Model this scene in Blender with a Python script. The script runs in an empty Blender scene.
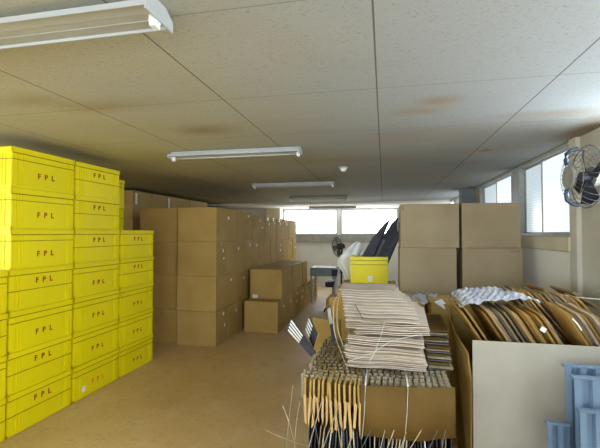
import bpy, bmesh, math, random
from mathutils import Vector, Matrix, Euler
R = random.Random(7)
scn = bpy.context.scene
COL = scn.collection
PI = math.pi
# ------------------------------------------------------------------ camera model (used for authoring too)
F = 400.0; CX, CY = 300.0, 224.0
YAW = math.radians(11.86); PITCH = math.radians(1.29); HC = 1.6
cs, sn = math.cos(YAW), math.sin(YAW)
def XatY(px, Y):
    u = (px-300)/F
    return Y*(u*cs-sn)/(cs+u*sn)
def YatX(px, X):
    u = (px-300)/F
    return X*(cs+u*sn)/(u*cs-sn)
def ZatY(px, py, Y):
    X = XatY(px, Y); d = Y*cs-X*sn
    return HC+(233-py)/F*d
def PY(px, py, Y):
    return Vector((XatY(px, Y), Y, ZatY(px, py, Y)))

# ------------------------------------------------------------------ materials
def newmat(name, rough=0.7, spec=0.3):
    m = bpy.data.materials.new(name); m.use_nodes = True
    nt = m.node_tree; b = nt.nodes['Principled BSDF']
    b.inputs['Roughness'].default_value = rough
    b.inputs['Specular IOR Level'].default_value = spec
    return m, nt, b
def lin(c):
    return tuple(((v/255)/12.92 if v/255 <= 0.04045 else (((v/255)+0.055)/1.055)**2.4) for v in c)+(1,)
def noisy(name, c1, c2, scale=6, rough=0.75, spec=0.25, bump=0.0, detail=5, stretch=(1,1,1), rnd=0.0, coord='Object', lo=.3, hi=.7):
    m, nt, b = newmat(name, rough, spec)
    N, L = nt.nodes, nt.links
    tc = N.new('ShaderNodeTexCoord'); mp = N.new('ShaderNodeMapping'); mp.inputs['Scale'].default_value = stretch
    L.new(tc.outputs[coord], mp.inputs[0])
    oi = N.new('ShaderNodeObjectInfo')
    ad = N.new('ShaderNodeVectorMath'); ad.operation = 'ADD'
    mu = N.new('ShaderNodeVectorMath'); mu.operation = 'SCALE'; mu.inputs[3].default_value = 37.0
    cb = N.new('ShaderNodeCombineXYZ'); 
    for i in range(3): L.new(oi.outputs['Random'], cb.inputs[i])
    L.new(cb.outputs[0], mu.inputs[0]); L.new(mp.outputs[0], ad.inputs[0]); L.new(mu.outputs[0], ad.inputs[1])
    nz = N.new('ShaderNodeTexNoise'); nz.inputs['Scale'].default_value = scale; nz.inputs['Detail'].default_value = detail
    L.new(ad.outputs[0], nz.inputs['Vector'])
    cr = N.new('ShaderNodeValToRGB'); cr.color_ramp.elements[0].position = lo; cr.color_ramp.elements[1].position = hi
    cr.color_ramp.elements[0].color = lin(c1); cr.color_ramp.elements[1].color = lin(c2)
    L.new(nz.outputs[0], cr.inputs[0])
    out = cr.outputs[0]
    if rnd:
        hs = N.new('ShaderNodeHueSaturation'); mr = N.new('ShaderNodeMapRange')
        mr.inputs[3].default_value = 1-rnd; mr.inputs[4].default_value = 1+rnd
        L.new(oi.outputs['Random'], mr.inputs[0]); L.new(mr.outputs[0], hs.inputs['Value']); L.new(out, hs.inputs['Color'])
        out = hs.outputs[0]
    L.new(out, b.inputs['Base Color'])
    if bump:
        bp = N.new('ShaderNodeBump'); bp.inputs['Strength'].default_value = bump; bp.inputs['Distance'].default_value = 0.01
        L.new(nz.outputs[0], bp.inputs['Height']); L.new(bp.outputs[0], b.inputs['Normal'])
    return m
M = {}
M['kraft'] = noisy('kraft_board', (168,138,78), (182,152,92), 3, .8, .15, rnd=.05)
M['kraft_pale'] = noisy('pale_kraft_board', (148,131,102), (162,146,116), 2.5, .8, .15, rnd=.03)
M['kraft_gold'] = noisy('golden_kraft_board', (176,140,74), (192,156,88), 4, .8, .15, rnd=.06)
M['board_grey'] = noisy('grey_paperboard', (182,166,146), (208,194,176), 12, .85, .15, rnd=.10, stretch=(1,6,1))
M['board_edge'] = noisy('divider_board', (128,116,92), (158,146,120), 14, .85, .1, rnd=.10)
M['kraft_grey'] = noisy('greyish_board', (158,152,136), (176,171,158), 2.2, .8, .15)
M['kraft_brown'] = noisy('brown_board', (92,70,32), (110,85,42), 5, .8, .15)
M['grime_shade'] = noisy('grimy_shaded_yellow', (150,126,8), (176,154,10), 12, .6, .2)  # olive for crate lines: shadow under mouldings and rims painted in, with some dirt
M['tooth'] = noisy('pale_divider_tooth', (188,154,98), (204,172,114), 6, .8, .15)
M['tape'] = noisy('brown_tape', (160,130,82), (170,140,92), 5, .35, .5)
M['redtape'] = noisy('worn_tape', (140,112,84), (156,128,98), 20, .5, .3)
M['yellow'] = noisy('yellow_plastic', (236,220,0), (242,226,4), 2, .42, .4, rnd=.035)
M['red'] = noisy('red_lettering', (150,52,20), (165,62,26), 5, .6, .2)
M['orange'] = noisy('orange_lettering', (226,140,20), (232,150,30), 5, .6, .2)
M['white'] = noisy('white_enamel', (164,166,162), (176,178,174), 3, .45, .4)
M['sticker'] = noisy('white_sticker', (225,225,220), (240,240,236), 30, .6, .3)
M['grey'] = noisy('grey_print', (110,112,112), (130,132,132), 40, .6, .3)
M['dark'] = noisy('black_plastic', (28,29,36), (44,45,54), 6, .5, .35, rnd=.15)
M['navy'] = noisy('dark_navy_board', (32,32,46), (56,56,72), 9, .5, .35, rnd=.15)
M['slate'] = noisy('slate_board', (70,72,74), (112,112,110), 9, .7, .3, rnd=.25)
M['cage'] = noisy('grey_wire', (74,76,72), (94,96,92), 8, .5, .5)
M['fanbody'] = noisy('grey_motor_housing', (120,118,106), (146,142,128), 8, .5, .4)
M['steelblue'] = noisy('blue_grey_paint', (40,50,68), (54,66,86), 6, .5, .4)
M['tablegrey'] = noisy('blue_grey_top', (130,146,148), (146,160,160), 6, .5, .4)
M['strap'] = noisy('white_strap', (215,215,205), (235,235,228), 30, .4, .5)
M['string'] = noisy('tan_strap', (168,150,112), (190,172,134), 30, .6, .3)
M['alu'] = noisy('aluminium_frame', (150,150,142), (172,172,164), 8, .45, .5)
M['pillar'] = noisy('grey_blue_plaster', (128,136,140), (146,152,154), 4, .85, .15)
M['blueplastic'] = noisy('pale_blue_plastic', (92,116,140), (116,138,160), 3, .4, .5, rnd=.06)
M['sill'] = noisy('stained_sill_board', (206,194,162), (222,212,184), 3, .75, .2)
M['panel'] = noisy('cream_wall_panel', (232,228,214), (240,236,224), 2, .8, .2)
M['wallback'] = noisy('pale_wall', (222,226,222), (234,238,234), 1.4, .8, .2)
M['wallbeige'] = noisy('beige_wall', (188,182,158), (204,198,176), 1.6, .85, .15)
M['bag'] = noisy('white_plastic_bag', (220,222,222), (240,240,240), 7, .4, .4, bump=.4)
# translucent film
m, nt, b = newmat('crumpled_film', .25, .5)
b.inputs['Base Color'].default_value = lin((206,208,216)); b.inputs['Transmission Weight'].default_value = .12
b.inputs['Alpha'].default_value = .85
M['film'] = m
# window panes : frosted glass lit by daylight outside
def pane_mat(name, col, strength, ribs=0.0, freq=60):
    m, nt, b = newmat(name, .3, .5); N, L = nt.nodes, nt.links
    b.inputs['Base Color'].default_value = (.25,.27,.28,1)
    b.inputs['Emission Strength'].default_value = strength
    if ribs:
        tc = N.new('ShaderNodeTexCoord'); wv = N.new('ShaderNodeTexWave'); wv.bands_direction = 'Z'
        wv.inputs['Scale'].default_value = freq; wv.inputs['Distortion'].default_value = .4
        L.new(tc.outputs['Object'], wv.inputs[0])
        cr = N.new('ShaderNodeValToRGB'); c = lin(col)
        cr.color_ramp.elements[0].color = tuple(v*(1-ribs) for v in c[:3])+(1,); cr.color_ramp.elements[1].color = c
        L.new(wv.outputs[0], cr.inputs[0]); L.new(cr.outputs[0], b.inputs['Emission Color'])
    else:
        b.inputs['Emission Color'].default_value = lin(col)
    return m
M['pane_blue'] = pane_mat('ribbed_glass_bluish', (205,222,230), .72, .26, 11)
M['pane_white'] = pane_mat('ribbed_glass_bright', (228,240,248), .93, .22, 11)
M['pane_back'] = pane_mat('frosted_glass_bright', (236,244,255), 7.0)
M['pane_side'] = pane_mat('frosted_glass_side', (230,242,255), 2.2)
M['pane_fill'] = pane_mat('frosted_glass_fill', (226,240,255), 9.0)  # strong panes of unseen windows, set bright to fill the room
# ceiling
m, nt, b = newmat('ceiling_board', .9, .1); N, L = nt.nodes, nt.links
tc = N.new('ShaderNodeTexCoord')
base = N.new('ShaderNodeRGB'); base.outputs[0].default_value = lin((163,167,166))
def mixc(a, bcol, fac):
    mx = N.new('ShaderNodeMix'); mx.data_type = 'RGBA'
    L.new(fac, mx.inputs['Factor']); L.new(a, mx.inputs[6])
    if isinstance(bcol, tuple): mx.inputs[7].default_value = bcol
    else: L.new(bcol, mx.inputs[7])
    return mx.outputs[2]
def noise(scale, detail=3, vec=None, dist=0):
    n = N.new('ShaderNodeTexNoise'); n.inputs['Scale'].default_value = scale; n.inputs['Detail'].default_value = detail
    n.inputs['Distortion'].default_value = dist
    L.new(vec or tc.outputs['Object'], n.inputs['Vector']); return n.outputs[0]
def ramp(v, p0, p1, a=0., z=1.):
    r = N.new('ShaderNodeMapRange'); r.inputs[1].default_value = p0; r.inputs[2].default_value = p1
    r.inputs[3].default_value = a; r.inputs[4].default_value = z; L.new(v, r.inputs[0]); return r.outputs[0]
def mth(op, a, c=None):
    n = N.new('ShaderNodeMath'); n.operation = op
    for i, v in enumerate((a, c)):
        if v is None: continue
        if isinstance(v, (int, float)): n.inputs[i].default_value = v
        else: L.new(v, n.inputs[i])
    return n.outputs[0]
def mapped(scale, loc=(0,0,0)):
    mp = N.new('ShaderNodeMapping'); mp.inputs['Scale'].default_value = scale; mp.inputs['Location'].default_value = loc
    L.new(tc.outputs['Object'], mp.inputs[0]); return mp.outputs[0]
col = base.outputs[0]
# broad soot stains: bands crossing the room and patches
st = ramp(noise(1.0, 4, mapped((.55,1.3,1)), .6), .50, .72, 0, .30)
col = mixc(col, lin((150,128,92)), st)
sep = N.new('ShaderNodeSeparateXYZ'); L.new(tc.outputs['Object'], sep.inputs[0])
# old soot plus shade of the stacks painted into the left-hand boards, ragged edge
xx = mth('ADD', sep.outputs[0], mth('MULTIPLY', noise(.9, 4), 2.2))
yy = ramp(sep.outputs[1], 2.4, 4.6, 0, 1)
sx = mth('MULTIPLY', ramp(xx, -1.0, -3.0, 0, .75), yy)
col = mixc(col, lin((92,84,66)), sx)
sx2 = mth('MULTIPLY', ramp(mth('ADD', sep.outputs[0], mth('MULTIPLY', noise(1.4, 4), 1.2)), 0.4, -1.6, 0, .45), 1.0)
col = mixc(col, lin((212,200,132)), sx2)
# spots of brown leak
def blob(x, y, rx, ry, colr, amt):
    dx = mth('DIVIDE', mth('SUBTRACT', sep.outputs[0], x), rx); dy = mth('DIVIDE', mth('SUBTRACT', sep.outputs[1], y), ry)
    d = mth('SQRT', mth('ADD', mth('MULTIPLY', dx, dx), mth('MULTIPLY', dy, dy)))
    d = mth('ADD', d, mth('MULTIPLY', noise(4, 4), .9))
    return mixc(col, colr, ramp(d, .5, 1.5, amt, 0))
def pc(px, py):   # ceiling point
    d = .8*F/(233-py); r = (px-300)/F*d
    return r*cs-d*sn, r*sn+d*cs
for (px, py, rx, ry, cc_, am) in [(440,100,.16,.14,(150,124,76),.6),(422,110,.22,.12,(150,128,90),.5),(487,150,.06,.06,(70,60,48),.8),
        (205,130,.30,.22,(120,98,60),.5),(560,112,.5,.12,(150,128,88),.45),(470,150,.7,.16,(170,152,116),.45),(440,178,.9,.35,(176,158,126),.5),
        (330,160,.9,.3,(150,132,96),.4),(30,100,.4,.15,(140,110,64),.4),(420,199,1.4,.5,(120,108,84),.5),(585,128,.16,.5,(130,104,62),.7),
        (400,140,.9,.15,(170,150,116),.4),(110,105,.5,.16,(150,122,72),.45)]:
    X_, Y_ = pc(px, py); col = blob(X_, Y_, rx, ry, lin(cc_), am)
# worm-hole speckle
sp = ramp(noise(62, 3, mapped((1,1.6,1)), 1.0), .57, .66, 0, .5)
col = mixc(col, lin((138,132,116)), sp)
# joints
def joint(axis, off, per, w, amt):
    v = mth('ABSOLUTE', mth('SUBTRACT', mth('FRACT', mth('DIVIDE', mth('SUBTRACT', sep.outputs[axis], off), per)), .5))
    return ramp(v, .5-w/per, .5-w/per*.45, 0, amt)
col = mixc(col, lin((84,74,56)), joint(0, -.035, .905, .005, .85))
col = mixc(col, lin((120,108,84)), joint(1, 1.33, .905, .004, .6))
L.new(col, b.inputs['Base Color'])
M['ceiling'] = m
# floor
m, nt, b = newmat('worn_floor', .45, .4); N, L = nt.nodes, nt.links
tc = N.new('ShaderNodeTexCoord')
base = N.new('ShaderNodeRGB'); base.outputs[0].default_value = lin((212,181,128)); col = base.outputs[0]
col = mixc(col, lin((194,160,104)), ramp(noise(.9, 5, None, .5), .35, .65, 0, .8))
col = mixc(col, lin((212,192,156)), ramp(noise(2.2, 6, mapped((1,.5,1),(3,1,0)), .8), .5, .75, 0, .5))
col = mixc(col, lin((150,126,86)), ramp(noise(14, 6, mapped((1,1,1)), 1), .55, .8, 0, .55))
col = mixc(col, lin((156,128,80)), ramp(noise(60, 3, mapped((1,1,1))), .5, .8, 0, .5))
sep = N.new('ShaderNodeSeparateXYZ'); L.new(tc.outputs['Object'], sep.inputs[0])
# paler far down the aisle: glare from the back windows painted into the floor
col = mixc(col, lin((206,190,164)), mth('MULTIPLY', ramp(sep.outputs[1], 5.2, 7.2, 0, .75), ramp(noise(1.5, 3), .2, .5, .6, 1)))
L.new(col, b.inputs['Base Color'])
L.new(ramp(noise(5, 4), .3, .7, .38, .6), b.inputs['Roughness'])
M['floor'] = m
# stained window wall (right) : beige with grime
M['wallright'] = noisy('window_wall_plaster', (186,180,162), (214,209,194), 1.3, .85, .15)

# ------------------------------------------------------------------ mesh helpers
class MB:
    def __init__(s): s.bm = bmesh.new()
    def box(s, x0, x1, y0, y1, z0, z1, mat=None, bev=0, mi=0):
        r = bmesh.ops.create_cube(s.bm, size=1.0)
        vs = r['verts']
        T = Matrix.Translation(((x0+x1)/2, (y0+y1)/2, (z0+z1)/2)) @ Matrix.Diagonal((abs(x1-x0), abs(y1-y0), abs(z1-z0), 1))
        if mat is not None: T = mat @ T
        bmesh.ops.transform(s.bm, matrix=T, verts=vs)
        fs = {f for v in vs for f in v.link_faces}
        for f in fs: f.material_index = mi
        if bev:
            es = list({e for v in vs for e in v.link_edges})
            bmesh.ops.bevel(s.bm, geom=es, offset=bev, segments=2, affect='EDGES', profile=.6)
        return s
    def cyl(s, p0, p1, r0, r1=None, n=16, mi=0, caps=True):
        p0, p1 = Vector(p0), Vector(p1); r1 = r0 if r1 is None else r1
        d = p1-p0; q = d.to_track_quat('Z', 'Y').to_matrix().to_4x4()
        T = Matrix.Translation((p0+p1)/2) @ q
        r = bmesh.ops.create_cone(s.bm, cap_ends=caps, segments=n, radius1=r0, radius2=r1, depth=d.length, matrix=T)
        for v in r['verts']:
            for f in v.link_faces: f.material_index = mi
        return s
    def torus(s, c, R_, r_, axis='Y', n=32, k=6, rot=None):
        pts = []
        for i in range(n):
            a = 2*PI*i/n
            pts.append([])
            for j in range(k):
                b_ = 2*PI*j/k
                rr = R_+r_*math.cos(b_); p = Vector((rr*math.cos(a), r_*math.sin(b_), rr*math.sin(a)))
                if rot: p = rot @ p
                pts[-1].append(s.bm.verts.new(p+Vector(c)))
        for i in range(n):
            for j in range(k):
                s.bm.faces.new((pts[i][j], pts[(i+1)%n][j], pts[(i+1)%n][(j+1)%k], pts[i][(j+1)%k]))
        return s
    def tube(s, path, r, k=6, flat=None):
        path = [Vector(p) for p in path]; rings = []
        for i, p in enumerate(path):
            t = (path[min(i+1, len(path)-1)]-path[max(i-1, 0)]).normalized()
            up = Vector((0,0,1)) if abs(t.z) < .9 else Vector((1,0,0))
            a = t.cross(up).normalized(); b_ = a.cross(t).normalized()
            fa = flat or 1
            rings.append([s.bm.verts.new(p+a*r*fa*math.cos(2*PI*j/k)+b_*r*math.sin(2*PI*j/k)) for j in range(k)])
        for i in range(len(rings)-1):
            for j in range(k):
                s.bm.faces.new((rings[i][j], rings[i][(j+1)%k], rings[i+1][(j+1)%k], rings[i+1][j]))
        s.bm.faces.new(rings[0][::-1]); s.bm.faces.new(rings[-1])
        return s
    def prism(s, poly, off, mi=0):
        off = Vector(off)
        a = [s.bm.verts.new(Vector(p)) for p in poly]; b_ = [s.bm.verts.new(Vector(p)+off) for p in poly]
        n = len(a)
        fs = [s.bm.faces.new(a), s.bm.faces.new(b_[::-1])]
        for i in range(n): fs.append(s.bm.faces.new((a[i], b_[i], b_[(i+1)%n], a[(i+1)%n])))
        for f in fs: f.material_index = mi
        return s
    def mesh(s, name, smooth=False):
        bmesh.ops.recalc_face_normals(s.bm, faces=s.bm.faces)
        me = bpy.data.meshes.new(name); s.bm.to_mesh(me); s.bm.free()
        if smooth:
            for p in me.polygons: p.use_smooth = True
        return me
def link(name, me, mats, parent=None, loc=None, label=None):
    if me.materials and len(me.materials) == 0: pass
    if not me.materials:
        for mm in (mats if isinstance(mats, (list, tuple)) else [mats]): me.materials.append(mm)
    o = bpy.data.objects.new(name, me); COL.objects.link(o)
    if parent: o.parent = parent
    if loc is not None: o.location = loc
    if label: o['label'] = label
    return o
def tag(o, label, cat, group=None, kind=None):
    o['label'] = label; o['category'] = cat
    if group: o['group'] = group
    if kind: o['kind'] = kind
    return o
def empty(name, loc, label, cat, group=None, rz=0):
    o = bpy.data.objects.new(name, None); COL.objects.link(o); o.location = loc; o.rotation_euler = (0,0,rz)
    o.empty_display_size = .05
    return tag(o, label, cat, group)
def struct(name, mb, mat, parent=None):
    o = link(name, mb.mesh(name), mat, parent)
    if not parent: o['kind'] = 'structure'
    return o
def lerp(a, b, t): return a+(b-a)*t

# ------------------------------------------------------------------ room shell
XL, XR, YB, YR, ZC = -4.95, 1.6, 12.0, -3.6, 2.4
struct('floor', MB().box(XL-.2, XR+.2, YR-.2, YB+.2, -.1, 0), M['floor'])
struct('ceiling', MB().box(XL-.2, XR+.2, YR-.2, YB+.2, ZC, ZC+.1), M['ceiling'])
lwn = [(-3.3,-1.4), (-1.1,.8)]
mb = MB(); mb.box(XL-.15, XL, YR, YB, 0, .9); mb.box(XL-.15, XL, YR, YB, 2.2, ZC); ys = YR
for a, c in lwn: mb.box(XL-.15, XL, ys, a, .9, 2.2); ys = c
mb.box(XL-.15, XL, ys, YB, .9, 2.2)
struct('wall_left', mb, M['wallbeige'])
# lowered ceiling strip by the far windows
struct('trim_1', MB().box(XL, XR, 10.3, YB, 2.345, ZC), M['panel'])
# back wall with two windows
bw = [(XatY(283.5,YB), XatY(337,YB)), (XatY(341,YB), XatY(398,YB))]
zb0, zb1 = 1.555, 2.315
mb = MB(); xs = XL
mb.box(XL, XR, YB, YB+.15, 0, zb0); mb.box(XL, XR, YB, YB+.15, zb1, ZC)
for a, c in bw: mb.box(xs, a, YB, YB+.15, zb0, zb1); xs = c
mb.box(xs, XR, YB, YB+.15, zb0, zb1)
struct('wall_back', mb, M['wallback'])
struct('trim_2', MB().box(bw[0][0]-.05, bw[1][1]+.05, YB-.05, YB, zb0-.24, zb0-.01), M['alu'])
def window(name, axis, a, c, z0, z1, pos, mull, mats, side=1):
    """frame in the wall plane; axis 'x' -> window runs along X at y=pos; 'y' -> runs along Y at x=pos"""
    def bx(mb_, u0, u1, d0, d1, zz0, zz1):
        if axis == 'x': mb_.box(u0, u1, pos+d0, pos+d1, zz0, zz1)
        else: mb_.box(pos+d0, pos+d1, u0, u1, zz0, zz1)
    t = .02
    fm = MB(); bx(fm, a, c, -.01, .1, z0, z0+t); bx(fm, a, c, -.01, .1, z1-t, z1)
    bx(fm, a, a+t, -.01, .1, z0+t, z1-t); bx(fm, c-t, c, -.01, .1, z0+t, z1-t)
    fo = link(name, fm.mesh(name), M['alu']); fo['kind'] = 'structure'
    edges = [a+t]+mull+[c-t]
    for i in range(len(edges)-1):
        sm = MB(); w = .016; e0 = edges[i]-(w/2 if i else 0); e1 = edges[i+1]+(w/2 if i < len(edges)-2 else 0)
        dd = .03 if i % 2 == 0 else .055
        bx(sm, e0, e0+w, dd, dd+.025, z0+t, z1-t); bx(sm, e1-w, e1, dd, dd+.025, z0+t, z1-t)
        bx(sm, e0+w, e1-w, dd, dd+.025, z0+t, z0+t+w); bx(sm, e0+w, e1-w, dd, dd+.025, z1-t-w, z1-t)
        so = link('window_sash', sm.mesh('sash'), M['alu'], fo)
        pm = MB(); bx(pm, e0+w, e1-w, dd+.01, dd+.016, z0+t+w, z1-t-w)
        link('window_pane', pm.mesh('pane'), mats[i % len(mats)], so)
    return fo
window('window_1', 'x', bw[0][0], bw[0][1], zb0, zb1, YB, [XatY(310,YB)], [M['pane_back']])
window('window_2', 'x', bw[1][0], bw[1][1], zb0, zb1, YB, [XatY(368.5,YB)], [M['pane_back']])
# right wall with windows
Y3 = (3.87, 5.25); Y4 = (5.52, 7.25)
rw = [(-3.2,-1.6), (-1.4,.2), (.4,2.0), (2.2,3.2), Y3, Y4, (8.0,9.5), (9.8,11.4)]
zr0, zr1 = 1.575, 2.385
mb = MB(); ys = YR
mb.box(XR, XR+.15, YR, YB, 0, zr0); mb.box(XR, XR+.15, YR, YB, zr1, ZC)
for a, c in rw: mb.box(XR, XR+.15, ys, a, zr0, zr1); ys = c
mb.box(XR, XR+.15, ys, YB, zr0, zr1)
struct('wall_right', mb, M['wallright'])
for i, (a, c) in enumerate(rw):
    mid = [(a+c)/2] if i != 4 else [YatX(539, XR)]
    vis = i >= 4
    window('window_%d' % (i+3), 'y', a, c, zr0, zr1, XR, mid, [M['pane_white'], M['pane_blue']] if i in (4,5) else ([M['pane_side']] if i > 5 else [M['pane_fill']]))
# sill board, panel below, post between windows, pilaster
struct('trim_3', MB().box(XR-.05, XR, 3.84, 7.6, 1.44, 1.565, bev=.005), M['sill'])
struct('trim_4', MB().box(XR-.02, XR, 3.84, 7.6, .1, 1.43), M['panel'])
struct('trim_5', MB().box(XR-.006, XR, 5.27, 5.5, 1.58, ZC), M['alu'])
struct('trim_6', MB().box(XR-.22, XR, 7.62, 7.95, 0, ZC), M['pillar'])
struct('trim_7', MB().box(XR-.035, XR, 3.72, 3.85, 0, ZC), M['wallright'])
struct('trim_8', MB().box(-3.5, -3.06, YB-.35, YB, 0, 2.345), M['sill'])
# rear wall behind the camera; its wide windows are added to light the room
mb = MB(); rr = [(-4.6,-2.9), (-2.6,-.9), (-.6,1.2)]; xs = XL
mb.box(XL, XR, YR-.15, YR, 0, .9); mb.box(XL, XR, YR-.15, YR, 2.2, ZC)
for a, c in rr: mb.box(xs, a, YR-.15, YR, .9, 2.2); xs = c
mb.box(xs, XR, YR-.15, YR, .9, 2.2)
struct('wall_rear', mb, M['wallbeige'])
for i, (a, c) in enumerate(rr):
    window('window_%d' % (i+11), 'x', a, c, .9, 2.2, YR-.1, [(a+c)/2], [M['pane_fill']])

for i, (a, c) in enumerate(lwn):  # unseen windows added in the left wall to brighten the right side
    window('window_%d' % (i+14), 'y', a, c, .9, 2.2, XL-.1, [(a+c)/2], [M['pane_fill']])
# ------------------------------------------------------------------ ceiling lamps
def lamp(Y, zc, label, first=None):
    if first:
        return copy_tree(first, (-.76, Y, zc), label, 'ceiling lamp', 'trough lamps along the ceiling')
    t = empty('ceiling_lamp', (-.76, Y, zc), label, 'ceiling lamp', 'trough lamps along the ceiling')
    W_ = 1.30
    m1 = MB().box(-W_, 0, -.035, .035, -.041, -.001, bev=.004)
    link('lamp_channel', m1.mesh('lamp_channel'), M['white'], t)
    m2 = MB(); th = .003
    # inverted-trough reflector: two slanting wings and turned-down lips
    for s in (-1, 1):
        m2.prism([(-W_, s*.022, -.048), (-W_, s*.078, -.044), (-W_, s*.080, -.054), (-W_, s*.083, -.054), (-W_, s*.080, -.032), (-W_, s*.022, -.040)], (W_, 0, 0))
    m2.box(-W_, 0, -.0225, .0225, -.046, -.040)
    link('reflector', m2.mesh('reflector'), M['white'], t)
    for x0, nm in ((-.001, 1), (-W_-.005, -1)):
        e = MB().prism([(x0, -.087, -.068), (x0, .087, -.068), (x0, .085, -.03), (x0, .04, -.001), (x0, -.04, -.001), (x0, -.085, -.03)], (.006, 0, 0))
        eo = link('end_plate', e.mesh('end_plate'), M['white'], t)
        s_ = MB()
        xx = x0-.03 if nm == 1 else x0+.006
        s_.box(xx, xx+.03, -.016, .016, -.075, -.03, bev=.004); s_.box(xx+.004, xx+.026, -.02, .02, -.088, -.07, bev=.005)
        link('tube_socket', s_.mesh('socket'), M['sticker'], eo)
    return t
def children(o): return [c for c in bpy.data.objects if c.parent == o]
def copy_tree(src, loc, label, cat, group=None, rz=None):
    r = src.copy(); COL.objects.link(r); r.location = loc
    if rz is not None: r.rotation_euler = (0,0,rz)
    tag(r, label, cat, group)
    for ch in children(src):
        c = ch.copy(); COL.objects.link(c); c.parent = r
        for g in children(ch):
            d = g.copy(); COL.objects.link(d); d.parent = c
    return r
l0 = lamp(1.24, ZC, 'nearest white trough lamp on the ceiling, large at the upper left corner')
lamp(3.62, ZC, 'second nearest trough lamp, above the aisle between crates and white window', l0)
lamp(6.17, ZC, 'third trough lamp down the ceiling, in the middle of the row of five', l0)
lamp(8.72, ZC, 'fourth trough lamp, last one before the lowered pale ceiling strip', l0)
lamp(11.15, 2.345, 'farthest trough lamp, mounted on the lowered strip by the back windows', l0)
def detector(X, Y, z, s, label):
    t = empty('smoke_detector', (X, Y, z), label, 'smoke detector')
    link('base', MB().cyl((0,0,-.015*s), (0,0,0), .055*s, .06*s, 24).mesh('base'), M['white'], t)
    link('sensor_head', MB().cyl((0,0,-.05*s), (0,0,-.015*s), .028*s, .042*s, 24).mesh('head'), M['sticker'], t)
detector(-.48, 4.85, ZC, 1, 'round white smoke detector on the ceiling beside the second trough lamp')
X_, Y_ = pc(364, 202.5); detector(X_, Y_, ZC, .9, 'small round detector on the ceiling near the far end of the room')

# ------------------------------------------------------------------ yellow crates
CL, CW, CH = .652, .44, .3265
def crate_body(kind):
    mb = MB(); t = .012
    mb.box(-CW+t, -t, t-CL/2, CL/2-t, .0, .012)
    # bottom step, walls
    mb.box(-CW+.008, -CW+.008+t, -CL/2+.008, CL/2-.008, .010, CH-.02)
    mb.box(-.008-t, -.008, -CL/2+.008, CL/2-.008, .010, CH-.02)
    mb.box(-CW+.008, -.008, -CL/2+.008, -CL/2+.008+t, .010, CH-.02)
    mb.box(-CW+.008, -.008, CL/2-.008-t, CL/2-.008, .010, CH-.02)
    # flat raised corner and middle panels on long and short faces (raised 4 mm)
    zl = CH*.70 if kind == 'L' else CH*.47       # height of the moulding line
    for xs_, d in ((-.008, 1), (-CW+.008, -1)):
        for (a, c) in ((-CL/2+.008, -CL/2+.05), (-.22, .22), (CL/2-.05, CL/2-.008)):
            mb.box(xs_, xs_+d*.004, a, c, .012, CH-.05)
        for yy in (-.27, -.245, .245, .27):
            mb.box(xs_, xs_+d*.006, yy-.003, yy+.003, .012, CH-.05)
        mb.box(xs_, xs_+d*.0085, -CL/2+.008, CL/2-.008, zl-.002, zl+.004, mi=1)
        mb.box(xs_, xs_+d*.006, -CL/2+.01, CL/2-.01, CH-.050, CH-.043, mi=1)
    for ys_, d in ((-CL/2+.008, -1), (CL/2-.008, 1)):
        for (a, c) in ((-CW+.008, -CW+.05), (-CW/2-.12, -CW/2+.12), (-.05, -.008)):
            mb.box(a, c, ys_, ys_+d*.004, .012, CH-.05)
        for xx in (-CW+.07, -.07):
            mb.box(xx-.004, xx+.004, ys_, ys_+d*.006, .012, CH-.05)
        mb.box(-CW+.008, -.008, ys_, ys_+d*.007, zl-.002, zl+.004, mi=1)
    return mb.mesh('crate_body_'+kind)
def crate_rim(zz):
    mb = MB()
    for z0, z1, e in (zz,):
        mb.box(-CW+e, -CW+e+.016, -CL/2+e, CL/2-e, z0, z1, bev=.002)
        mb.box(-e-.016, -e, -CL/2+e, CL/2-e, z0, z1, bev=.002)
        mb.box(-CW+e, -e, -CL/2+e, -CL/2+e+.016, z0, z1, bev=.002)
        mb.box(-CW+e, -e, CL/2-e-.016, CL/2-e, z0, z1, bev=.002)
    return mb.mesh('crate_rim')
BODY = {'U': crate_body('U'), 'L': crate_body('L')}; RIM = crate_rim((CH-.042, CH-.001, 0)); FOOT = crate_rim((.004, .022, .003))
for me in (BODY['U'], BODY['L'], RIM, FOOT): me.materials.append(M['yellow'])
for me in (BODY['U'], BODY['L']): me.materials.append(M['grime_shade'])
cu = bpy.data.curves.new('lettering_curve', 'FONT'); cu.body = 'F P L'; cu.size = .062; cu.extrude = .0009; cu.offset = .0018
cu.align_x = 'CENTER'; cu.align_y = 'CENTER'; cu.space_character = 1.38
to = bpy.data.objects.new('tmp', cu); COL.objects.link(to)
bpy.context.view_layer.update()
TXT = bpy.data.meshes.new_from_object(to.evaluated_get(bpy.context.evaluated_depsgraph_get()))
bpy.data.objects.remove(to)
TXT.materials.clear(); TXT.materials.append(M['red'])
TXT2 = TXT.copy(); TXT2.materials.clear(); TXT2.materials.append(M['orange'])
LROT = (PI/2, 0, PI/2)
WORD = ['bottom', 'second from floor', 'third from floor', 'fourth from floor', 'fifth from floor', 'sixth from floor', 'topmost']
def crate(x, yc, z, kind, label, group=None, letters='red', rot=0):
    t = empty('plastic_crate', (x, yc, z), label, 'crate', group, rot)
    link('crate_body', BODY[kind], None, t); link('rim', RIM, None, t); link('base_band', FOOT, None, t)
    if letters:
        zt = CH*.36 if kind == 'L' else CH*.68
        link('lettering', TXT if letters == 'red' else TXT2, None, t, (-.0025, .004, zt)).rotation_euler = LROT
    return t
XF = -2.86
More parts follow.
